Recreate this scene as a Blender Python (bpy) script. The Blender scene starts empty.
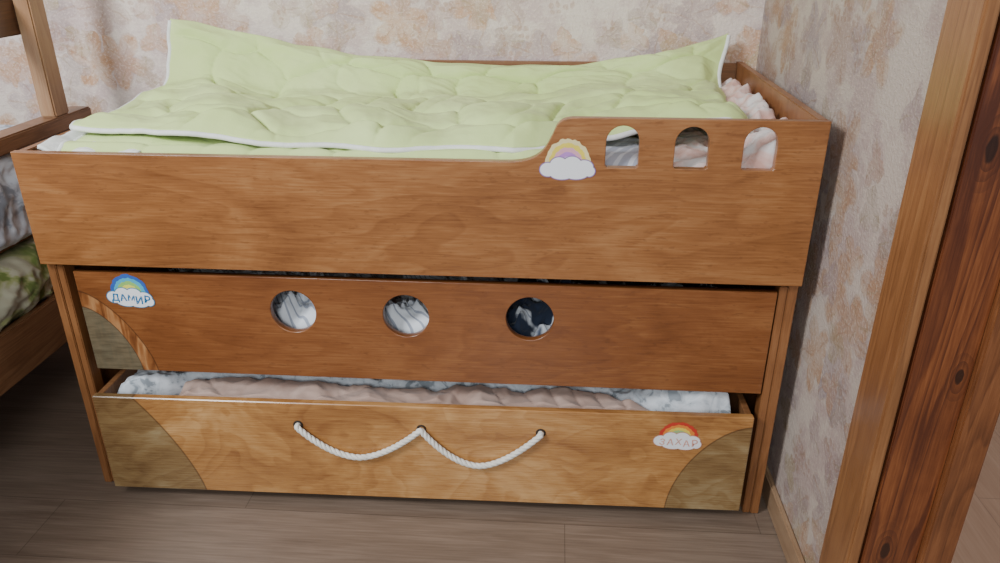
import bpy, bmesh, math, random
import numpy as np
from mathutils import Vector, Matrix, noise
random.seed(7)
COL=bpy.context.scene.collection

# ------------------------------------------------------------------ nodes
class NT:
    def __init__(s,name,rough=0.6,spec=0.5):
        s.m=bpy.data.materials.new(name); s.m.use_nodes=True
        s.t=s.m.node_tree; s.b=s.t.nodes['Principled BSDF']
        s.b.inputs['Roughness'].default_value=rough
        s.b.inputs['Specular IOR Level'].default_value=spec
    def new(s,typ,ins=None,**props):
        n=s.t.nodes.new(typ)
        for k,v in props.items(): setattr(n,k,v)
        if ins:
            for k,v in ins.items(): s.set(n.inputs[k],v)
        return n
    def set(s,sock,v):
        if isinstance(v,bpy.types.NodeSocket): s.t.links.new(v,sock)
        else:
            if sock.type=='RGBA' and len(v)==3: v=(*v,1)
            sock.default_value=v
    def math(s,op,a,b=0.0,c=0.0,clamp=False):
        n=s.new('ShaderNodeMath',{0:a,1:b,2:c},operation=op,use_clamp=clamp); return n.outputs[0]
    def mix(s,f,a,b,mode='MIX'):
        n=s.new('ShaderNodeMix',data_type='RGBA',blend_type=mode)
        s.set(n.inputs['Factor'],f); s.set(n.inputs[6],a); s.set(n.inputs[7],b)
        return n.outputs[2]
    def ramp(s,f,stops):
        n=s.new('ShaderNodeValToRGB'); s.set(n.inputs[0],f); cr=n.color_ramp
        while len(cr.elements)<len(stops): cr.elements.new(0.5)
        for e,(p,c) in zip(cr.elements,stops):
            e.position=p; e.color=(*c,1) if len(c)==3 else c
        return n.outputs[0]
    def step(s,v,a,b):
        n=s.new('ShaderNodeMapRange',{0:v,1:a,2:b,3:0.0,4:1.0},interpolation_type='SMOOTHSTEP'); return n.outputs[0]
    def coord(s): return s.new('ShaderNodeTexCoord').outputs['Object']
    def mapv(s,v,loc=(0,0,0),rot=(0,0,0),scale=(1,1,1)):
        return s.new('ShaderNodeMapping',{'Vector':v,'Location':loc,'Rotation':rot,'Scale':scale}).outputs[0]
    def noise(s,v,scale,detail=4,rough=.55,dist=0.0):
        return s.new('ShaderNodeTexNoise',{'Vector':v,'Scale':scale,'Detail':detail,'Roughness':rough,'Distortion':dist}).outputs[0]
    def bump(s,h,strength=.3,dist=.01):
        n=s.new('ShaderNodeBump',{'Height':h,'Strength':strength,'Distance':dist}); s.set(s.b.inputs['Normal'],n.outputs[0])
    def color(s,c): s.set(s.b.inputs['Base Color'],c)

def wood(name,dark,mid,light,axis='x',rough=.38,freq=1.0,seed=0.0,knots=None,contrast=1.0,deco=None,coat=.3,stretch=.15,lines=15.0,blotw=.5,finew=.5,fleck=0.0):
    N=NT(name,rough); co=N.coord()
    st=stretch
    sc={'x':(st,1,1),'y':(1,st,1),'z':(1,1,st)}[axis]
    v=N.mapv(co,loc=(seed,seed*.7,seed*1.3),scale=tuple(k*freq for k in sc))
    big=N.noise(v,4.5,3,.5,.5)
    w=N.math('FRACT',N.math('MULTIPLY',big,lines))
    w=N.math('MULTIPLY',N.math('POWER',w,1.8),N.math('SUBTRACT',1.0,N.step(w,.86,1.0)))
    sc2={'x':(7,170,170),'y':(170,7,170),'z':(170,170,7)}[axis]
    fine=N.noise(N.mapv(co,scale=sc2),1.6,3,.65,.3)
    blot=N.noise(N.mapv(co,loc=(seed,0,seed),scale={'x':(1,1.8,1.8),'y':(1.8,1,1.8),'z':(1.8,1.8,1)}[axis]),2.8,5,.62,.9)
    f=N.math('ADD',N.math('MULTIPLY',w,-.15*contrast),N.math('MULTIPLY',fine,finew))
    f=N.math('ADD',f,N.math('MULTIPLY',blot,blotw))
    f=N.math('ADD',f,.52-(finew*.5+blotw*.5))
    c=N.ramp(f,[(.28,dark),(.50,mid),(.70,light)])
    if fleck:
        fl=N.noise(N.mapv(co,scale={'x':(28,95,95),'y':(95,28,95),'z':(95,95,28)}[axis]),1.5,2,.5)
        c=N.mix(N.math('MULTIPLY',N.step(fl,.62,.70),fleck),c,tuple(x*.8 for x in dark))
    if knots:
        sp=N.new('ShaderNodeSeparateXYZ',{0:co})
        wob=N.noise(co,18,3,.6)
        for (ka,kb,kr) in knots:
            dx=N.math('SUBTRACT',sp.outputs[0],ka); dz=N.math('MULTIPLY',N.math('SUBTRACT',sp.outputs[2],kb),.42)
            d=N.math('SQRT',N.math('ADD',N.math('MULTIPLY',dx,dx),N.math('MULTIPLY',dz,dz)))
            d=N.math('ADD',d,N.math('MULTIPLY',N.math('SUBTRACT',wob,.5),.012))
            near=N.math('SUBTRACT',1.0,N.step(d,kr,kr*4.5))
            rings=N.math('FRACT',N.math('MULTIPLY',d,150.0))
            c=N.mix(N.math('MULTIPLY',N.math('MULTIPLY',near,rings),.75),c,tuple(x*.7 for x in dark))
            k=N.math('SUBTRACT',1.0,N.step(d,kr*.75,kr*1.1))
            c=N.mix(N.math('MULTIPLY',k,.9),c,tuple(x*.22 for x in dark))
    if deco: c=deco(N,co,c)
    N.color(c)
    N.set(N.b.inputs['Roughness'],N.math('MULTIPLY_ADD',fine,.22,rough-.08))
    N.b.inputs['Coat Weight'].default_value=coat; N.b.inputs['Coat Roughness'].default_value=.24
    N.bump(fine,.10,.002)
    return N.m

def ell(N,co,cx,cz,rx,rz,e=2.0):
    sp=N.new('ShaderNodeSeparateXYZ',{0:co})
    a=N.math('POWER',N.math('DIVIDE',N.math('ABSOLUTE',N.math('SUBTRACT',sp.outputs[0],cx)),rx),e)
    b=N.math('POWER',N.math('DIVIDE',N.math('ABSOLUTE',N.math('SUBTRACT',sp.outputs[2],cz)),rz),e)
    return N.math('POWER',N.math('ADD',a,b),1.0/e)

def plain(name,col,rough=.6,spec=.4,var=.25):
    N=NT(name,rough,spec)
    n=N.noise(N.coord(),70,2); N.color(N.mix(N.math('MULTIPLY',n,var),col,tuple(c*.75 for c in col)))
    return N.m

def fabric(name,stops,scale=14,stripe=None,rough=.9,bumpy=.25,mapscale=(1,1,1),xshade=None):
    N=NT(name,rough,.2); co=N.coord()
    n=N.noise(N.mapv(co,scale=mapscale),scale,3,.6,.6)
    c=N.ramp(n,stops)
    if stripe:
        d,freq,col,wd,wt,warp=stripe
        n2=N.noise(co,7,2,.5)
        sp=N.new('ShaderNodeSeparateXYZ',{0:N.mapv(co,rot=(0,0,.5))})
        s_=N.math('SINE',N.math('ADD',N.math('MULTIPLY',sp.outputs[d],freq),N.math('MULTIPLY',n2,warp)))
        c=N.mix(N.math('MULTIPLY',N.step(s_,wd,wd+.3),wt),c,col)
    if xshade:  # painted shade: near-black blotches beyond a given x
        sp=N.new('ShaderNodeSeparateXYZ',{0:co})
        m=N.math('MULTIPLY',N.step(sp.outputs[0],xshade[0],xshade[0]+.05),N.step(N.noise(co,12,2,.5),.44,.50))
        c=N.mix(m,c,xshade[1])
    N.color(c)
    wv=N.noise(co,420,2,.5); N.bump(wv,bumpy,.002)
    N.b.inputs['Sheen Weight'].default_value=.15
    return N.m

# ------------------------------------------------------------------ mesh helpers
def link(o,parent=None):
    COL.objects.link(o)
    if parent: o.parent=parent
    return o
def top(o,label,cat,**kw):
    o['label']=label; o['category']=cat
    for k,v in kw.items(): o[k]=v
    return o
def empty(name,loc):
    e=bpy.data.objects.new(name,None); e.location=loc; e.empty_display_size=.1; COL.objects.link(e); return e
def smooth(me,on=True):
    me.polygons.foreach_set('use_smooth',[on]*len(me.polygons))
def box(name,lo,hi,mat,parent=None,bev=.002,base=(0,0,0)):
    bm=bmesh.new(); bmesh.ops.create_cube(bm,size=1)
    d=[hi[i]-lo[i] for i in range(3)]
    for v in bm.verts: v.co=Vector([(v.co[i]+.5)*d[i] for i in range(3)])
    if bev: bmesh.ops.bevel(bm,geom=list(bm.edges),offset=bev,segments=2,affect='EDGES')
    me=bpy.data.meshes.new(name); bm.to_mesh(me); bm.free(); me.materials.append(mat)
    o=bpy.data.objects.new(name,me); o.location=[lo[i]-base[i] for i in range(3)]
    return link(o,parent)
def add_box(bm,lo,hi,mi=0,bev=.0015):
    r=bmesh.ops.create_cube(bm,size=1)['verts']
    for v in r: v.co=Vector([lo[i]+(v.co[i]+.5)*(hi[i]-lo[i]) for i in range(3)])
    fs=set(f for v in r for f in v.link_faces)
    for f in fs: f.material_index=mi
    if bev:
        es=list(set(e for v in r for e in v.link_edges))
        rr=bmesh.ops.bevel(bm,geom=es,offset=bev,segments=1 if bev<.01 else 4,affect='EDGES')
        for f in rr['faces']: f.material_index=mi
def mesh_obj(name,bm,mats,parent=None,loc=(0,0,0),sm=False):
    me=bpy.data.meshes.new(name); bm.to_mesh(me); bm.free()
    for m in mats: me.materials.append(m)
    if sm: smooth(me)
    o=bpy.data.objects.new(name,me); o.location=loc
    return link(o,parent)
def panel_mesh(loops,th,bev=.0015):
    cu=bpy.data.curves.new('tmp','CURVE'); cu.dimensions='2D'; cu.fill_mode='BOTH'
    cu.extrude=th/2-bev; cu.bevel_depth=bev; cu.bevel_resolution=1; cu.offset=-bev
    for L in loops:
        sp=cu.splines.new('POLY'); sp.points.add(len(L)-1)
        for p,(x,z) in zip(sp.points,L): p.co=(x,z,0,1)
        sp.use_cyclic_u=True
    ob=bpy.data.objects.new('tmp',cu); COL.objects.link(ob)
    dg=bpy.context.evaluated_depsgraph_get(); me=bpy.data.meshes.new_from_object(ob.evaluated_get(dg))
    bpy.data.objects.remove(ob); bpy.data.curves.remove(cu)
    me.transform(Matrix.Rotation(math.pi/2,4,'X')); me.transform(Matrix.Translation((0,-th/2,0)))
    return me
def circ(cx,cz,r,n=48): return [(cx+r*math.cos(2*math.pi*i/n),cz+r*math.sin(2*math.pi*i/n)) for i in range(n)]
def tube(bm,pts,r,seg=8,mi=0,cap=True):
    rings=[]; P=[Vector(p) for p in pts]
    t0=(P[1]-P[0]).normalized(); nrm=t0.cross(Vector((0.3,.9,.1))).normalized()
    for i,p in enumerate(P):
        t=(P[min(i+1,len(P)-1)]-P[max(i-1,0)]).normalized()
        nrm=(nrm-t*nrm.dot(t)).normalized(); b=t.cross(nrm)
        rings.append([bm.verts.new(p+r*(math.cos(2*math.pi*k/seg)*nrm+math.sin(2*math.pi*k/seg)*b)) for k in range(seg)])
    for a,b in zip(rings,rings[1:]):
        for k in range(seg):
            f=bm.faces.new((a[k],a[(k+1)%seg],b[(k+1)%seg],b[k])); f.material_index=mi; f.smooth=True
    if cap:
        f=bm.faces.new(rings[0][::-1]); f.material_index=mi
        f=bm.faces.new(rings[-1]); f.material_index=mi
def grid_obj(name,fn,nu,nv,mat,parent=None,solid=0.0,offset=-1):
    vs=[fn(i/nu,j/nv) for j in range(nv+1) for i in range(nu+1)]
    fs=[(j*(nu+1)+i,j*(nu+1)+i+1,(j+1)*(nu+1)+i+1,(j+1)*(nu+1)+i) for j in range(nv) for i in range(nu)]
    me=bpy.data.meshes.new(name); me.from_pydata(vs,[],fs); me.materials.append(mat); smooth(me)
    o=bpy.data.objects.new(name,me); link(o,parent)
    if solid:
        m=o.modifiers.new('s','SOLIDIFY'); m.thickness=solid; m.offset=offset
    return o
def fb(x,y,z=0.0,o=4): return noise.fractal(Vector((x,y,z)),1.0,2.0,o)
def crumple(x,y,sd,f=9.0,amp=.02):
    """irregular folded-cloth relief: domain-warped ridges at three sizes"""
    wx=x+.05*noise.noise(Vector((x*f*.6,y*f*.6,sd))); wy=y+.05*noise.noise(Vector((x*f*.6,y*f*.6,sd+5)))
    h=0; a=1; ff=f
    for k in range(3):
        h+=a*(.5-min(1,abs(noise.noise(Vector((wx*ff+k*3,wy*ff,sd+k)))*2.2))); a*=.5; ff*=1.9
    return amp*h
def lump(name,x0,x1,y0,y1,zb,h,mat,nx=120,ny=80,r=.04,parent=None):
    Y0=y0 if callable(y0) else (lambda x:y0); Y1=y1 if callable(y1) else (lambda x:y1)
    def fn(u,v):
        x=x0+(x1-x0)*u; ya,yb=Y0(x),Y1(x); y=ya+(yb-ya)*v
        d=min(x-x0,x1-x,y-ya,yb-y)
        k=min(1,max(0,d/r)); k=math.sqrt(max(0,1-(1-k)**2))
        return (x,y,zb+(h(x,y)-zb)*k)
    bm=bmesh.new()
    V=[[bm.verts.new(fn(i/nx,j/ny)) for i in range(nx+1)] for j in range(ny+1)]
    for j in range(ny):
        for i in range(nx):
            bm.faces.new((V[j][i],V[j][i+1],V[j+1][i+1],V[j+1][i]))
    rim=[V[0][i] for i in range(nx+1)]+[V[j][nx] for j in range(1,ny+1)]+[V[ny][i] for i in range(nx-1,-1,-1)]+[V[j][0] for j in range(ny-1,0,-1)]
    bm.faces.new(rim[::-1])
    return mesh_obj(name,bm,[mat],parent,sm=True)

# ------------------------------------------------------------------ materials
def wallpaper(name,axes,base,k=1.0,tint=(1,1,1)):
    N=NT(name,.75,.25); co=N.coord(); sp=N.new('ShaderNodeSeparateXYZ',{0:co})
    uv=N.new('ShaderNodeCombineXYZ',{0:sp.outputs[axes[0]],1:sp.outputs[axes[1]],2:0.0}).outputs[0]
    wob=N.new('ShaderNodeTexNoise',{'Vector':uv,'Scale':20.0,'Detail':3.0}).outputs['Color']
    wv=N.new('ShaderNodeVectorMath',{0:wob,1:(.5,.5,.5)},operation='SUBTRACT').outputs[0]
    wv=N.new('ShaderNodeVectorMath',{0:wv,'Scale':.032},operation='SCALE').outputs[0]
    uvw=N.new('ShaderNodeVectorMath',{0:uv,1:wv},operation='ADD').outputs[0]
    cloud=N.noise(uv,7,4,.65)
    c=N.mix(N.step(cloud,.42,.58),base,tuple(a*b for a,b in zip(base,(.83,.76,.80))))
    hs=[]
    def leaves(c,scale,off,cols,R0,strength,thr,lobes=2.5):
        v=N.new('ShaderNodeVectorMath',{0:uvw,1:(off,off*1.7,0)},operation='ADD').outputs[0]
        vo=N.new('ShaderNodeTexVoronoi',{'Vector':v,'Scale':scale,'Randomness':.8},voronoi_dimensions='2D')
        d=N.new('ShaderNodeVectorMath',{0:v,1:vo.outputs['Position']},operation='SUBTRACT').outputs[0]
        ds=N.new('ShaderNodeSeparateXYZ',{0:d}); rc=N.new('ShaderNodeSeparateColor',{0:vo.outputs['Color']})
        ang=N.math('ADD',N.math('ARCTAN2',ds.outputs[1],ds.outputs[0]),N.math('MULTIPLY',rc.outputs[0],6.28))
        cs=N.math('ABSOLUTE',N.math('COSINE',N.math('MULTIPLY',ang,lobes)))
        R=N.math('MULTIPLY_ADD',cs,R0*.60,R0*.48)
        m=N.math('SUBTRACT',R,vo.outputs['Distance'])
        mask=N.step(m,-.01,.05)
        ex=N.math('GREATER_THAN',rc.outputs[1],thr)
        mask=N.math('MULTIPLY',mask,ex)
        col=N.ramp(rc.outputs[2],[(0.0,cols[0]),(.4,cols[1]),(.75,cols[2])])
        tone=N.noise(v,16,3,.6)
        mk=N.math('MULTIPLY',mask,N.math('MULTIPLY_ADD',N.step(tone,.25,.75),strength*.8,strength*.15))
        c=N.mix(mk,c,col)
        vein=N.math('MULTIPLY',N.math('SUBTRACT',1.0,N.step(N.math('SUBTRACT',1.0,cs),.0,.012)),mask)
        c=N.mix(N.math('MULTIPLY',vein,.35),c,tuple(a*.7 for a in cols[0]))
        edge=N.math('MULTIPLY',N.math('SUBTRACT',1.0,N.step(N.math('ABSOLUTE',m),.0,.024)),ex)
        c=N.mix(N.math('MULTIPLY',edge,.26),c,tuple(a*.72 for a in cols[1]))
        hs.append(mask)
        return c
    T=lambda t: tuple(a*k*b for a,b in zip(t,tint))
    A=[T((.58,.30,.14)),T((.60,.36,.22)),T((.46,.35,.34))]
    Bc=[T((.50,.37,.17)),T((.42,.32,.34)),T((.60,.34,.20))]
    c=leaves(c,6.0,.37,A,.50,.95,.15)
    c=leaves(c,10.5,3.3,Bc,.50,.80,.40,1.5)
    gv=N.new('ShaderNodeTexVoronoi',{'Vector':uvw,'Scale':46.0,'Randomness':.5},voronoi_dimensions='2D').outputs['Distance']
    gm=N.math('MULTIPLY',N.step(N.noise(uv,6.5,2,.5),.57,.60),N.math('SUBTRACT',1.0,N.step(gv,.30,.40)))
    c=N.mix(N.math('MULTIPLY',gm,.42),c,T((.46,.27,.18)))
    st=N.noise(uv,130,3,.7)
    c=N.mix(N.math('MULTIPLY',N.step(st,.53,.60),.32),c,tuple(min(.95,a*1.22) for a in base))
    c=N.mix(N.math('MULTIPLY',N.step(N.noise(uv,80,4,.75),.56,.64),.22),c,tuple(a*.55 for a in base))
    N.color(c)
    h=N.math('ADD',st,N.math('MULTIPLY',N.math('ADD',hs[0],hs[1]),.10)); N.bump(h,.7,.005)
    return N.m

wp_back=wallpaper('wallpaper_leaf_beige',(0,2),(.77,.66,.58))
wp_right=wallpaper('wallpaper_leaf_beige_shaded',(1,2),(.49,.415,.355),.66,(.95,1.0,1.06))  # same paper, with the wall's cool shade put into its colours

def floor_mat(name,a,b,cc,rot=0.0):
    N=NT(name,.30,.5); co=N.mapv(N.coord(),rot=(0,0,rot))
    br=N.new('ShaderNodeTexBrick',{'Vector':N.mapv(co,loc=(.35,.06,0)),'Color1':(.0,.0,.0,1),'Color2':(1,1,1,1),'Mortar':(.5,.5,.5,1),'Scale':1.0,'Mortar Size':.0011,'Mortar Smooth':.3,'Bias':0.0,'Brick Width':1.25,'Row Height':.19})
    br.offset=.37
    w=N.noise(N.mapv(co,scale=(1.2,13,1)),2.2,4,.6,.8)
    f=N.noise(N.mapv(co,scale=(6,170,1)),1.0,3,.6)
    v=N.math('ADD',N.math('MULTIPLY',w,.48),N.math('MULTIPLY',f,.45))
    v=N.math('ADD',v,N.math('MULTIPLY_ADD',N.math('SUBTRACT',br.outputs[0],.5),.06,.04))
    c=N.ramp(v,[(.30,a),(.5,b),(.70,cc)])
    c=N.mix(N.math('MULTIPLY',br.outputs['Fac'],.6),c,tuple(x*.4 for x in a))
    N.color(c); N.bump(N.math('SUBTRACT',f,N.math('MULTIPLY',br.outputs['Fac'],1.0)),.12,.002)
    return N.m
m_floor=floor_mat('laminate_brown_oak',(.120,.082,.059),(.19,.136,.100),(.27,.200,.152))
m_hall=floor_mat('laminate_warm',(.32,.18,.115),(.39,.235,.155),(.45,.285,.20),1.57)

m_top=wood('stained_plywood_top',(.155,.052,.014),(.280,.110,.034),(.40,.190,.072),rough=.30,seed=1.3,contrast=.7,stretch=.22,blotw=.52,finew=.44,fleck=.3)
m_side=wood('stained_plywood_side',(.14,.05,.016),(.25,.10,.034),(.34,.155,.058),'z',seed=4)
m_inner=wood('stained_plywood_inner',(.15,.06,.022),(.26,.115,.046),(.34,.165,.07),'x',seed=8)
def outline(N,c,e,w,amt,col):
    ln=N.math('SUBTRACT',1.0,N.step(N.math('ABSOLUTE',N.math('SUBTRACT',e,1.0)),w*.3,w))
    return N.mix(N.math('MULTIPLY',ln,amt),c,col)
def deco_mid(N,co,c):
    e1=ell(N,co,0,0,.115,.165,1.6); e2=ell(N,co,0,0,.152,.205,1.5)
    burn=N.noise(N.mapv(co,rot=(0,.9,0),scale=(3.2,1,.7)),18,3,.55,.8)
    band=N.math('SUBTRACT',1.0,N.step(e2,.99,1.01))
    bc=N.ramp(burn,[(.35,(.12,.036,.010)),(.50,(.30,.115,.036)),(.66,(.50,.26,.11))])
    c=N.mix(N.math('MULTIPLY',band,.75),c,bc)
    g=N.math('SUBTRACT',1.0,N.step(e1,.99,1.01))
    gc=N.ramp(N.noise(N.mapv(co,scale=(3,1,22)),7,4,.6),[(.35,(.085,.076,.046)),(.65,(.155,.135,.084))])
    c=N.mix(N.math('MULTIPLY',g,.90),c,gc)
    for e in (e1,e2): c=outline(N,c,e,.014,.65,(.04,.014,.006))
    return c
def deco_low(N,co,c):
    for (cx,rx,rz,ee) in ((0,.235,.350,1.35),(1.543,.178,.240,1.7)):
        e=ell(N,co,cx,0,rx,rz,ee)
        g=N.math('SUBTRACT',1.0,N.step(e,.99,1.01))
        c=N.mix(g,c,N.mix(1.0,c,(.58,.74,.95),'MULTIPLY'))
        c=outline(N,c,e,.012,.65,(.05,.02,.008))
    return c
m_mid=wood('stained_plywood_middle',(.120,.034,.009),(.215,.073,.021),(.315,.130,.043),seed=5.1,deco=deco_mid,contrast=.55,blotw=.50,finew=.42,rough=.30,fleck=.3)
m_low=wood('stained_plywood_lower',(.21,.078,.022),(.41,.192,.060),(.63,.365,.150),seed=9.7,deco=deco_low,rough=.25,stretch=.7,contrast=.6,lines=12,blotw=.85,finew=.34,fleck=.2)
m_pine=wood('lacquered_pine',(.16,.062,.021),(.25,.106,.038),(.33,.158,.062),'z',seed=3,contrast=1.4,stretch=.06,freq=2.2)
m_jamb=wood('red_stained_knotty_pine',(.072,.016,.005),(.155,.042,.012),(.26,.085,.026),'z',seed=6,knots=[(.035,.30,.008),(.075,.66,.007),(.03,1.02,.009)],contrast=2.1,stretch=.05,freq=2.4,lines=12)
m_strip=wood('pine_stop_strip',(.095,.030,.010),(.17,.057,.019),(.26,.100,.036),'z',seed=11,stretch=.06,freq=2,contrast=1.4)
m_basebd=wood('baseboard_oak',(.22,.13,.07),(.32,.20,.115),(.40,.27,.165),'y',seed=12,stretch=.1)
m_bunk=wood('bunk_wood',(.14,.062,.028),(.24,.115,.054),(.33,.175,.086),'y',seed=14,stretch=.1)
m_bunkdark=wood('bunk_wood_dark',(.06,.022,.012),(.11,.042,.02),(.17,.07,.032),'y',seed=15,stretch=.1)
m_bunkpost=wood('bunk_post_wood',(.24,.12,.056),(.35,.19,.095),(.43,.27,.148),'z',seed=16,stretch=.1)
m_rope=fabric('white_cotton_rope',[(.3,(.66,.62,.55)),(.7,(.84,.81,.74))],60)
m_black=plain('black_plastic',(.02,.02,.02),.4)
m_hole=plain('dark_hole_rim',(.02,.012,.008),.7)

# ------------------------------------------------------------------ room
def struct(o): o['kind']='structure'; return o
struct(box('floor',(-3,-4,-.05),(1.72,.80,0),m_floor,bev=0))
struct(box('floor_hall',(1.72,-4,-.05),(4.2,2.4,-.001),m_hall,bev=0))
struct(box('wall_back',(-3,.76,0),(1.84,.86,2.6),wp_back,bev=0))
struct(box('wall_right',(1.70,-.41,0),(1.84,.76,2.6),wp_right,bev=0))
struct(box('wall_hall',(1.86,2.3,0),(4.2,2.4,2.6),wp_back,bev=0))
struct(box('baseboard_right',(1.686,-.315,0),(1.70,.745,.068),m_basebd,bev=.004))
struct(box('trim_1',(1.678,-.428,0),(1.70,-.322,2.3),m_pine,bev=.004))
struct(box('trim_2',(1.704,-.428,0),(1.797,-.41,2.3),m_jamb,bev=.002))
struct(box('trim_3',(1.797,-.440,0),(1.850,-.41,2.3),m_strip,bev=.003))

# ------------------------------------------------------------------ stickers
def sticker(name,parent,loc,w,bands,cloud_edge,text,tcol,tilt=0.0,hs=1.0,seed=1,bold=.0004,tsz=.215):
    bm=bmesh.new(); mats=[]; rn=random.Random(seed)
    def mat(col,var=.8):
        mats.append(plain('sticker_paint',col,.35,var=var)); return len(mats)-1
    def disc(cx,cz,rx,rz,y,mi,n=28):
        f=bm.faces.new([bm.verts.new((cx+rx*math.cos(2*math.pi*i/n),y,cz+rz*math.sin(2*math.pi*i/n))) for i in range(n)]); f.material_index=mi
    R=w*.42; n=30; rr=[R*(1-.86*i/len(bands)) for i in range(len(bands)+1)]
    for bi,col in enumerate(bands):
        mi=mat(col); ro,ri=rr[bi],rr[bi+1]
        j=[1+.035*rn.uniform(-1,1) for _ in range(n+1)]
        vo=[bm.verts.new((ro*j[i]*math.cos(math.pi*(i/n)),-.0003-.00003*bi,ro*j[i]*math.sin(math.pi*(i/n))*hs)) for i in range(n+1)]
        vi=[bm.verts.new((ri*.95*math.cos(math.pi*(i/n)),-.0003-.00003*bi,ri*.95*math.sin(math.pi*(i/n))*hs)) for i in range(n+1)]
        for i in range(n):
            f=bm.faces.new((vo[i],vo[i+1],vi[i+1],vi[i])); f.material_index=mi
    lobes=[(-.36,-.10,.15,.13),(-.16,-.03,.17,.16),(.08,-.02,.18,.16),(.30,-.07,.17,.14),(.40,-.14,.10,.10),(-.1,-.19,.22,.10),(.16,-.19,.22,.10),(0,-.15,.42,.10)]
    me_=mat(cloud_edge); mw=mat((.80,.80,.82),.1)
    for (a,b,c,d) in lobes: disc(a*w,b*w,(c+.018)*w,(d+.018)*w,-.0007,me_)
    for i,(a,b,c,d) in enumerate(lobes): disc(a*w,b*w,c*w,d*w,-.0010-.00002*i,mw)
    if text:
        tm=mat(tcol); nl=len(text)
        for li,ch in enumerate(text):
            cu=bpy.data.curves.new('t','FONT'); cu.body=ch; cu.size=w*tsz*(.86 if ch=='\u041c' else rn.uniform(.95,1.1)); cu.align_x='CENTER'; cu.align_y='CENTER'; cu.offset=bold
            ob=bpy.data.objects.new('t',cu); COL.objects.link(ob)
            dg=bpy.context.evaluated_depsgraph_get(); tme=bpy.data.meshes.new_from_object(ob.evaluated_get(dg))
            bpy.data.objects.remove(ob)
            tme.transform(Matrix.Rotation(rn.uniform(-.12,.12),4,'Z')); tme.transform(Matrix.Rotation(math.pi/2,4,'X'))
            tme.transform(Matrix.Translation(((.015+(li-(nl-1)/2)*.172)*w,-.0016,(-.12+rn.uniform(-.018,.018))*w)))
            k=len(bm.faces); bm.from_mesh(tme); bm.faces.ensure_lookup_table()
            for f in bm.faces[k:]: f.material_index=tm
    for f in bm.faces:
        f.normal_update()
        if f.normal.y>0: f.normal_flip()
    o=mesh_obj(name,bm,mats,parent,loc); o.rotation_euler=(0,tilt,0)
    o['label']='rainbow over a white cloud sticker'
    return o

# ------------------------------------------------------------------ main bed
W=1.66
bed=empty('triple_pull_out_bed',(W/2,.36,0)); B=(W/2,.36,0)
top(bed,'orange-brown stained plywood children\'s bed with two pull-out drawers beneath','bed')
ZB=.621
out=[(0,ZB),(W,ZB),(W,.966)]
def cub(p0,p1,p2,p3,n=12):
    return [tuple((1-t)**3*p0[k]+3*(1-t)**2*t*p1[k]+3*(1-t)*t*t*p2[k]+t**3*p3[k] for k in (0,1)) for t in [i/n for i in range(n+1)]]
out+=cub((1.178,.966),(1.135,.966),(1.140,.945),(1.128,.925))+cub((1.128,.925),(1.112,.885),(1.085,.876),(1.035,.876))[1:]
out+=[(0,.876)]
def arch(x0,x1,z0,z1):
    r=(x1-x0)/2; c=(x0+x1)/2; L=[(x0+.004,z0),(x1-.004,z0),(x1,z0+.004)]
    L+=[(c+r*math.cos(math.pi*i/16),z1-r+r*math.sin(math.pi*i/16)) for i in range(17)]+[(x0,z0+.004)]
    return L
me=panel_mesh([out,arch(1.237,1.302,.868,.952),arch(1.371,1.437,.868,.952),arch(1.503,1.567,.868,.953)],.018)
me.materials.clear(); me.materials.append(m_top); smooth(me,False)
fp=bpy.data.objects.new('guard_panel',me); fp.location=(-B[0],-B[1],0); link(fp,bed)
sticker('rainbow_sticker',fp,(1.163,-.0185,.874),.108,[(.82,.70,.36),(.82,.66,.10),(.76,.40,.48),(.50,.24,.62),(.66,.50,.70)],(.30,.18,.42),None,None,tilt=-.03,hs=1.12)
for nm,lo,hi in (('side_panel',(0,.0,0),(.02,.752,.874)),('side_panel',(1.64,.0,0),(1.66,.752,.966))):
    box(nm,lo,hi,m_side,bed,base=B)
box('back_panel',(.02,.734,.3),(1.64,.752,.962),m_inner,bed,base=B)
box('bed_base',(.02,.0,.64),(1.64,.734,.658),m_inner,bed,base=B)
for x in (.0205,1.6225): box('leg_batten',(x,.002,0),(x+.017,.04,.61),m_side,bed,base=B)

# middle drawer
mp=panel_mesh([[(0,0),(1.561,0),(1.561,.254),(0,.254)],circ(.499,.170,.052),circ(.757,.168,.052),circ(1.035,.171,.053)],.018)
bm=bmesh.new(); bm.from_mesh(mp)
for f in bm.faces: f.material_index=0
add_box(bm,(.010,0,.02),(.025,.70,.19),1); add_box(bm,(1.536,0,.02),(1.551,.70,.19),1)
add_box(bm,(.025,.685,.02),(1.536,.70,.19),1); add_box(bm,(.025,0,.012),(1.536,.685,.024),1)
md=mesh_obj('drawer',bm,[m_mid,m_inner],bed,(.058-B[0],.019-B[1],.343))
md['label']='middle drawer with three round openings'
sticker('rainbow_sticker',md,(.124,-.0185,.202),.108,[(.04,.12,.45),(.08,.42,.60),(.30,.55,.15),(.80,.74,.12),(.72,.62,.35)],(.05,.22,.38),'\u0414\u0410\u041c\u0418\u0420',(.01,.16,.36),tilt=.06,hs=1.08,seed=4,bold=.0005)

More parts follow.
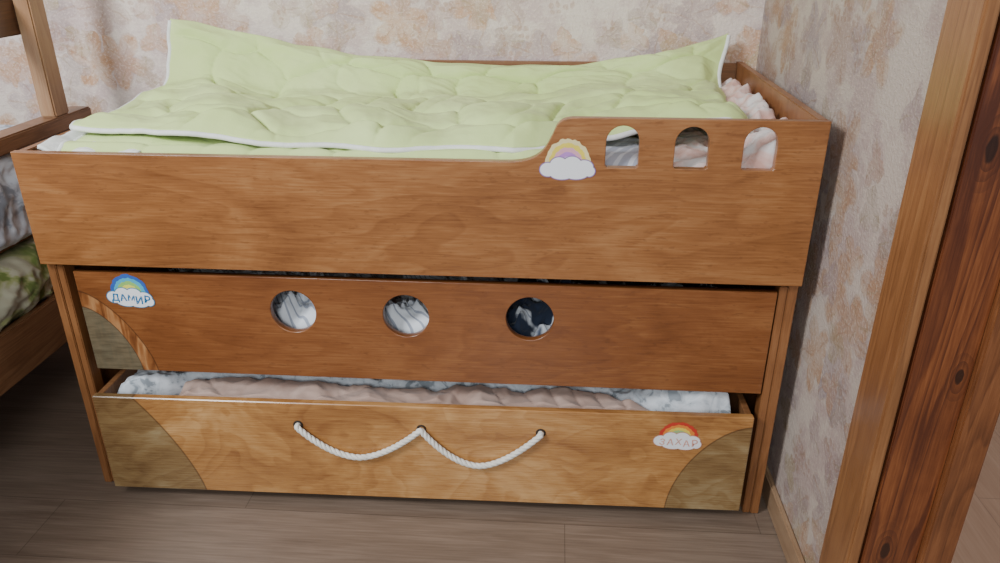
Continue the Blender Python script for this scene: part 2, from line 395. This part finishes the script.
# lower drawer
DL=(.062,-.050,.030)
bm=bmesh.new()
add_box(bm,(0,0,0),(1.543,.018,.267),0,.002)
add_box(bm,(.0,.018,.012),(.015,.69,.262),1); add_box(bm,(1.528,.018,.012),(1.543,.69,.262),1)
add_box(bm,(.015,.675,.012),(1.528,.69,.24),1); add_box(bm,(.015,.018,.012),(1.528,.675,.026),1)
ld=mesh_obj('drawer',bm,[m_low,m_inner],bed,(DL[0]-B[0],DL[1]-B[1],DL[2]))
ld.rotation_euler=(0,0,math.radians(.8)); ld['label']='lower pull-out drawer with rope handle'
sticker('rainbow_sticker',ld,(1.378,-.0005,.207),.108,[(.58,.05,.03),(.78,.25,.05),(.82,.62,.10),(.35,.52,.22),(.72,.60,.30)],(.60,.30,.22),'\u0417\u0410\u0425\u0410\u0420',(.74,.38,.30),tilt=.04,hs=.95,seed=9,bold=.0002)
def catenary(a,b,low,skew,n=60):
    pts=[]
    for i in range(n+1):
        t=i/n; x=a[0]+(b[0]-a[0])*t; tt=t**skew
        z=(a[1]+(b[1]-a[1])*t)-low*(1-abs(2*tt-1)**1.75)
        pts.append((x,z))
    return pts
p=catenary((.490,.206),(.783,.210),.082,.97)[:]+catenary((.783,.210),(1.062,.206),.094,.95)[1:]
path=[Vector((x,-.010-.002*math.sin(i*.1),z)) for i,(x,z) in enumerate(p)]
path=[Vector((.4895,.01,.206)),Vector((.4895,-.003,.2065))]+path+[Vector((1.0625,-.003,.206)),Vector((1.0625,.01,.206))]
L=[0]
for a,b in zip(path,path[1:]): L.append(L[-1]+(b-a).length)
def at(s):
    for i in range(len(path)-1):
        if L[i+1]>=s:
            t=(s-L[i])/(L[i+1]-L[i]+1e-9); return path[i].lerp(path[i+1],t)
    return path[-1]
bm=bmesh.new(); ns=int(L[-1]/.0025)
for k in range(3):
    pts=[]
    for i in range(ns+1):
        s=L[-1]*i/ns; c=at(s); t=(at(min(L[-1],s+.004))-at(max(0,s-.004))).normalized()
        n1=t.cross(Vector((0,1,0))); n1=n1.normalized() if n1.length>.05 else Vector((0,0,1))
        n2=t.cross(n1); a=s/.040*2*math.pi+k*2*math.pi/3
        pts.append(c+.0031*(math.cos(a)*n1+math.sin(a)*n2))
    tube(bm,pts,.0046,8)
rope=mesh_obj('rope_handle',bm,[m_rope],ld,sm=True); rope['label']='white twisted cotton rope handle'
for x in (.490,.783,1.062):
    bm=bmesh.new()
    tube(bm,[(x+.0095*math.cos(a),-.0008,.207+.0095*math.sin(a)) for a in [2*math.pi*i/24 for i in range(25)]],.0022,6)
    mesh_obj('hole_rim',bm,[m_hole],ld,sm=True)
def caster(x,y):
    bm=bmesh.new()
    r=bmesh.ops.create_cone(bm,cap_ends=True,segments=24,radius1=.017,radius2=.017,depth=.014)['verts']
    bmesh.ops.rotate(bm,verts=r,cent=(0,0,0),matrix=Matrix.Rotation(math.pi/2,3,'Y'))
    bmesh.ops.translate(bm,verts=r,vec=(x,y,-.013))
    add_box(bm,(x-.014,y-.015,.006),(x+.014,y+.015,.012),0,.001)
    add_box(bm,(x-.012,y-.005,-.015),(x-.008,y+.005,.008),0,.0005); add_box(bm,(x+.008,y-.005,-.015),(x+.012,y+.005,.008),0,.0005)
    mesh_obj('caster',bm,[m_black],ld)
for x in (.06,1.48):
    for y in (.045,.62): caster(x,y)

# ------------------------------------------------------------------ bedding, top bunk
m_matt=fabric('mattress_ticking',[(.3,(.55,.52,.48)),(.7,(.66,.63,.58))],9)
bm=bmesh.new(); add_box(bm,(.03,.012,.660),(1.63,.725,.838),0,.03)
mt=mesh_obj('mattress',bm,[m_matt],sm=True); top(mt,'pale foam mattress lying inside the top bed','mattress')

ztx=[0,.03,.10,.2,.386,.679,1.0,1.146,1.373,1.5,1.60]; ztz=[1.060,1.074,1.066,1.046,1.006,.968,.953,.956,.978,1.013,1.048]
rng=random.Random(5); seeds=[]
for j in range(5):
    for i in range(9):
        seeds.append((i*.235+(j%2)*.12+rng.uniform(-.05,.05)-.06, j*.215+rng.uniform(-.03,.03)-.03, rng.uniform(0,.09)))
SX=np.array([s[0] for s in seeds]); SY=np.array([s[1] for s in seeds]); SW=np.array([s[2] for s in seeds])
def puff(x,s):
    x2=x+.075*noise.noise(Vector((x*4,s*4,0)))+.006*noise.noise(Vector((x*14,s*14,0)))
    s2=s+.075*noise.noise(Vector((x*4,s*4,7)))+.006*noise.noise(Vector((x*14,s*14,7)))
    dd=np.hypot(SX-x2,(SY-s2)*1.1)-SW; o=np.argsort(dd)[:2]; e=dd[o[1]]-dd[o[0]]
    k=min(1,e/.08)
    k1=(1-(1-k)**2)**.55
    i=o[0]; ang=(i*2.4)%3.14
    cx=x2-SX[i]; cy=s2-SY[i]; pr=cx*math.cos(ang)+cy*math.sin(ang); pt=-cx*math.sin(ang)+cy*math.cos(ang)
    q_=abs(pr-2.6*pt*pt+.012)
    k2=min(1,q_/.030); k2=(1-(1-k2)**2)**.55
    return k1*(.60+.40*k2)
LEN=.86; TB=.66; YB=.615
def qprof(x,s):
    zt=np.interp(x,ztx,ztz)+.011*noise.noise(Vector((x*8,3,1)))
    base=.893+.008*math.sin(x*5+1)+.020*fb(x*2.2,s*3,2,2)
    t=s/LEN
    base+=.012*max(0,1-t/.10)*np.interp(x,[0,.7,1.2],[1,.6,0])
    base-=.009*math.exp(-((t-TB)/.12)**2)
    yf=np.interp(x,[0,.05,.3,1.05,1.2,1.6],[.17,.13,.075,.060,.115,.125])+.018*noise.noise(Vector((x*7,0,4)))
    yb=.714
    if t<TB:
        y=yf+(YB-yf)*(t/TB); z=base
    else:
        a=(t-TB)/(1-TB)
        y=YB+(yb-YB)*(a**.70); z=base+(zt-base)*(a**1.15)
    z+=np.interp(x,[1.1,1.3,1.6],[0,.028,.045])*(1-max(0,(t-TB)/(1-TB)))
    return y,z
def quilt_fn(u,v):
    s=v*LEN
    xl=np.interp(v,[0,.12,.5,.75,1],[.055,.045,.03,.028,.03])+.010*noise.noise(Vector((0,v*9,2)))
    xr=np.interp(v,[0,.2,.6,1],[1.545,1.565,1.585,1.592])+.010*math.sin(v*14)
    x=xl+(xr-xl)*u
    y,z=qprof(x,s)
    p=puff(x,s)
    t=v
    a=max(0,(t-TB)/(1-TB))
    ny=-a*.85; nz=1-.4*a
    edge=min(1,min(v,1-v,u*2,(1-u)*2)*16)
    amp=(.019*p*edge)+.0012*fb(x*24,s*24,1,2)+crumple(x+s*.3,s,12,5,.0075)*edge
    amp+=.022*noise.noise(Vector((x*6+s*2.5,s*2.4,6)))*edge
    z2=z+nz*amp
    if t<.03: z2-=.006*(1-t/.03)
    if u>.96: z2-=.035*((u-.96)/.04)**2*(1-a)
    return (x,y+ny*amp,z2)
N=NT('quilt_pale_green_cotton',.85,.2); co=N.coord()
gc=N.ramp(N.noise(co,4,3),[(.3,(.56,.69,.255)),(.7,(.65,.77,.34))]); N.color(gc)
N.bump(N.noise(co,45,4,.6),.28,.004); N.b.inputs['Sheen Weight'].default_value=.1
m_quilt=N.m
m_white=fabric('white_cotton_trim',[(.3,(.72,.73,.69)),(.7,(.84,.84,.81))],40)
q=grid_obj('quilt',quilt_fn,400,240,m_quilt,solid=.014)
top(q,'pale green quilted blanket with white piping spread over the top bed','quilt')
def under_fn(u,v):
    xl=.075; xr=1.115
    x=xl+(xr-xl)*u; y=.022+.16*v+.006*noise.noise(Vector((x*6,1,1)))
    z=.868+.004*math.sin(x*7)+.010*puff(x+.3,y+.4)*min(1,v*5)+.002*fb(x*10,y*12,4)
    if v<.18: z-=(.18-v)*.06
    return (x,y,z)
ul=grid_obj('folded_layer',under_fn,240,40,m_quilt,q,solid=.012)
def edge_path(f,n,off): return [Vector(f(i/n))+Vector(off) for i in range(n+1)]
bm=bmesh.new()
tube(bm,edge_path(lambda t:quilt_fn(t,0.0),240,(0,-.003,-.006)),.0062,8)
tube(bm,edge_path(lambda t:quilt_fn(0.0,t),120,(-.001,0,-.006)),.0065,8)
tube(bm,edge_path(lambda t:quilt_fn(1.0,t),120,(.001,0,-.006)),.0065,8)
tube(bm,edge_path(lambda t:under_fn(0.0,t),30,(-.003,0,-.004)),.006,8)
mesh_obj('piping',bm,[m_white],q,sm=True)['label']='white piping'
def lin_fn(u,v):
    x=.034+.22*u; y=.024+.21*v; return (x,y,.868+.006*math.sin(x*60)+.004*fb(x*30,y*20,1)-.01*max(0,.15-v)+.010*max(0,1-u*4))
grid_obj('lining',lin_fn,50,30,m_white,q,solid=.008)

m_pink=fabric('pink_crumpled_cotton',[(.36,(.60,.36,.30)),(.48,(.68,.50,.45)),(.60,(.66,.62,.60))],16)
m_grey=fabric('grey_white_striped_cotton',[(.3,(.34,.35,.41)),(.7,(.48,.49,.56))],10,stripe=(0,240,(.66,.66,.70),.3,.7,4.0))
def hs_(x,y):
    r=float(np.interp(x,[1.36,1.5,1.565,1.605],[.862,.868,.906,.930]))
    return r+crumple(x,y,3,9,.026)*float(np.interp(x,[1.4,1.56],[.4,1]))
sh=lump('bed_sheet',1.365,1.636,.004,.70,.840,hs_,m_pink,100,220,.022)
top(sh,'crumpled pink and cream sheet on the top bed','bed sheet')
pl=lump('pillow',1.14,1.355,.006,.24,.840,lambda x,y:.872+crumple(x,y,5,6,.010),m_grey,80,70,.05)
top(pl,'grey and white striped pillow behind the guard rail openings','pillow')

# ------------------------------------------------------------------ bedding, middle drawer
m_gw=fabric('white_grey_leaf_print',[(.38,(.30,.34,.40)),(.46,(.56,.60,.66)),(.7,(.72,.75,.80))],16)
bm=bmesh.new(); add_box(bm,(.09,.025,.369),(1.59,.68,.41),0,.015)
m2=mesh_obj('mattress',bm,[m_matt],sm=True); top(m2,'thin pale mattress inside the middle drawer','mattress')
m_st=fabric('white_grey_striped_sheet',[(.3,(.68,.71,.76)),(.7,(.84,.86,.89))],4,stripe=(1,380,(.20,.23,.31),.60,.70,3.0),xshade=(.97,(.03,.04,.07)))  # dark drawer interior at the third opening is painted into the cloth
def hm(x,y):
    b=float(np.interp(x,[.1,.4,.62,.70,.74,.84,.90,.96,1.02,1.08,1.14,1.3,1.6],[.45,.505,.505,.43,.49,.48,.43,.45,.435,.475,.44,.45,.45]))
    if .68<x<.92: b-=.05*max(0,min(1,(y-.10)/.08))
    b+=crumple(x,y,2,13,.034)
    for bx,bw in ((.93,.022),(1.18,.045)):
        b+=.13*math.exp(-((x-bx)/bw)**2-((y-.12)/.035)**2)
    return max(.425,min(b,.588))
b2=lump('blanket',.095,1.58,.040,.67,.412,hm,m_st,400,160,.03)
top(b2,'crumpled white and grey striped blanket stuffed in the middle drawer','blanket')
# ------------------------------------------------------------------ bedding, lower drawer
bm=bmesh.new(); add_box(bm,(.085,.012,.057),(1.575,.60,.155),0,.03)
m3=mesh_obj('mattress',bm,[m_matt],sm=True); top(m3,'pale mattress inside the lower drawer','mattress')
m_bl=fabric('pale_blue_white_print',[(.39,(.28,.31,.34)),(.44,(.52,.56,.60)),(.6,(.68,.71,.75))],34)
m_be=fabric('beige_quilted_cotton',[(.3,(.38,.25,.20)),(.7,(.50,.36,.30))],12)
def yfront(x): return -.026+.0140*(x-.062)+.008
def ysplit(x):
    return float(np.interp(x,[.085,.16,.24,.34,.7,1.0,1.26,1.38,1.44,1.57],[-.018,.0,.055,.085,.078,.090,.080,.030,.006,.004]))+.010*noise.noise(Vector((x*14,0,0)))
def hb(x,y):
    k=abs(math.sin((x+.3*math.sin(x*5)+y*.9)*math.pi/.13)); return .278+.008*k**.5+crumple(x,y,4,7,.013)
def hl(x,y):
    e=float(np.interp(x,[.085,.2,.3,1.2,1.34,1.44,1.53,1.57],[.006,.004,0,0,.018,.036,.030,.004]))
    return .287+e+crumple(x,y,7,8,.024+.5*e)
b3=lump('blanket',.085,1.572,lambda x:max(ysplit(x),yfront(x)),.60,.157,hl,m_bl,400,140,.020)
top(b3,'rumpled white and grey printed blanket filling the lower drawer','blanket')
b4=lump('comforter',.235,1.385,lambda x:yfront(x),lambda x:max(ysplit(x)-.003,yfront(x)+.010),.157,hb,m_be,300,34,.010)
top(b4,'pinkish beige quilted comforter along the lower drawer front','comforter')

# ------------------------------------------------------------------ neighbouring bunk bed
LB=(-.68,-.3,0); X=-.03
bk=empty('bunk_bed',LB); top(bk,'brown wooden bed with side rails and guard board','bed')
box('side_rail',(X-.262,-1.2,.790),(X-.200,.66,.832),m_bunk,bk,.004,LB)
box('side_rail',(X-1.1,-1.2,.790),(X-1.05,.66,.832),m_bunk,bk,.004,LB)
box('side_board',(X-.225,-1.2,.235),(X-.20,.66,.375),m_bunk,bk,.003,LB)
box('side_board',(X-1.1,-1.2,.235),(X-1.075,.66,.375),m_bunk,bk,.003,LB)
for y in (-1.2,.615):
    for x in (X-1.1,X-.245): box('leg',(x,y,0),(x+.045,y+.045,.790),m_bunk,bk,.004,LB)
box('post',(X-.250,.50,.832),(X-.205,.565,1.75),m_bunkpost,bk,.004,LB)
box('guard_board',(X-.270,-1.2,1.050),(X-.2505,.55,1.14),m_bunkdark,bk,.003,LB)
box('slat_base',(X-1.075,-1.2,.34),(X-.226,.66,.358),m_bunk,bk,.002,LB)
box('slat_base',(X-1.05,-1.2,.535),(X-.262,.66,.55),m_bunk,bk,.002,LB)
m_gn=fabric('green_white_print',[(.42,(.17,.23,.06)),(.48,(.34,.37,.15)),(.56,(.50,.49,.36))],11)
def side_lump(name,x1,y0,y1,z0,z1,mat,sd):
    def fn(u,v):
        y=y0+(y1-y0)*u; a=v*math.pi
        zc=(z0+z1)/2; hz=(z1-z0)/2; bul=.06+.02*noise.noise(Vector((y*7,sd,v*3)))
        d=crumple(y,v*.25,sd,9,.022)
        return (x1+(bul+d)*math.sin(a)**.6 if 0<v<1 else x1, y, zc+hz*math.cos(a))
    bm=bmesh.new(); nu,nv=260,50
    V=[[bm.verts.new(fn(i/nu,j/nv)) for i in range(nu+1)] for j in range(nv+1)]
    Bk=[[bm.verts.new((x1-.75,y0+(y1-y0)*i/nu,z)) for i in range(nu+1)] for z in (z1,z0)]
    R=[Bk[0]]+V+[Bk[1]]
    for a,b in zip(R,R[1:]):
        for i in range(nu): bm.faces.new((a[i],b[i],b[i+1],a[i+1]))
    for i in range(nu): bm.faces.new((Bk[1][i],Bk[0][i],Bk[0][i+1],Bk[1][i+1]))
    return mesh_obj(name,bm,[mat],sm=True)
g1=side_lump('blanket',X-.265,-1.1,.605,.553,.785,m_gw,2); top(g1,'grey and white leaf print blanket bulging under the bed rail','blanket')
g2=side_lump('blanket',X-.265,-1.1,.605,.362,.53,m_gn,5); top(g2,'green and white printed blanket on the lower bunk','blanket')

# ------------------------------------------------------------------ camera, light
yaw,p=.0719,.4264
f=Vector((-math.sin(yaw)*math.cos(p),math.cos(yaw)*math.cos(p),-math.sin(p)))
rt=Vector((math.cos(yaw),math.sin(yaw),0)); up=rt.cross(f)
M=Matrix((rt,up,-f)).transposed().to_4x4(); M.translation=Vector((1.1345,-1.4974,1.2861))
cd=bpy.data.cameras.new('camera'); cam=bpy.data.objects.new('camera',cd); cam.matrix_world=M
cd.sensor_width=36; cd.lens=.75897*36; cd.clip_start=.02; COL.objects.link(cam); bpy.context.scene.camera=cam
def area(loc,tgt,size,e,col):
    l=bpy.data.lights.new('window_and_fill_light','AREA'); l.shape='RECTANGLE'; l.size=size[0]; l.size_y=size[1]; l.energy=e; l.color=col
    o=bpy.data.objects.new('window_and_fill_light',l); o.location=loc
    o.rotation_euler=(Vector(tgt)-Vector(loc)).to_track_quat('-Z','Y').to_euler(); COL.objects.link(o)
area((-.9,-1.7,2.5),(.7,.5,.8),(.7,.8),102,(.94,.97,1))
area((.9,-3.4,2.0),(.8,0,.3),(1.0,1.3),60,(.92,.97,1))  # added fill behind the camera, for sheen on the front panels
area((3.2,-.2,2.4),(3.0,.2,0),(1,1),14,(1,.95,.9))  # added lamp to brighten the hall floor, no visible source
w=bpy.data.worlds.new('world'); bpy.context.scene.world=w; w.use_nodes=True
w.node_tree.nodes['Background'].inputs[0].default_value=(.86,.93,1,1); w.node_tree.nodes['Background'].inputs[1].default_value=.34
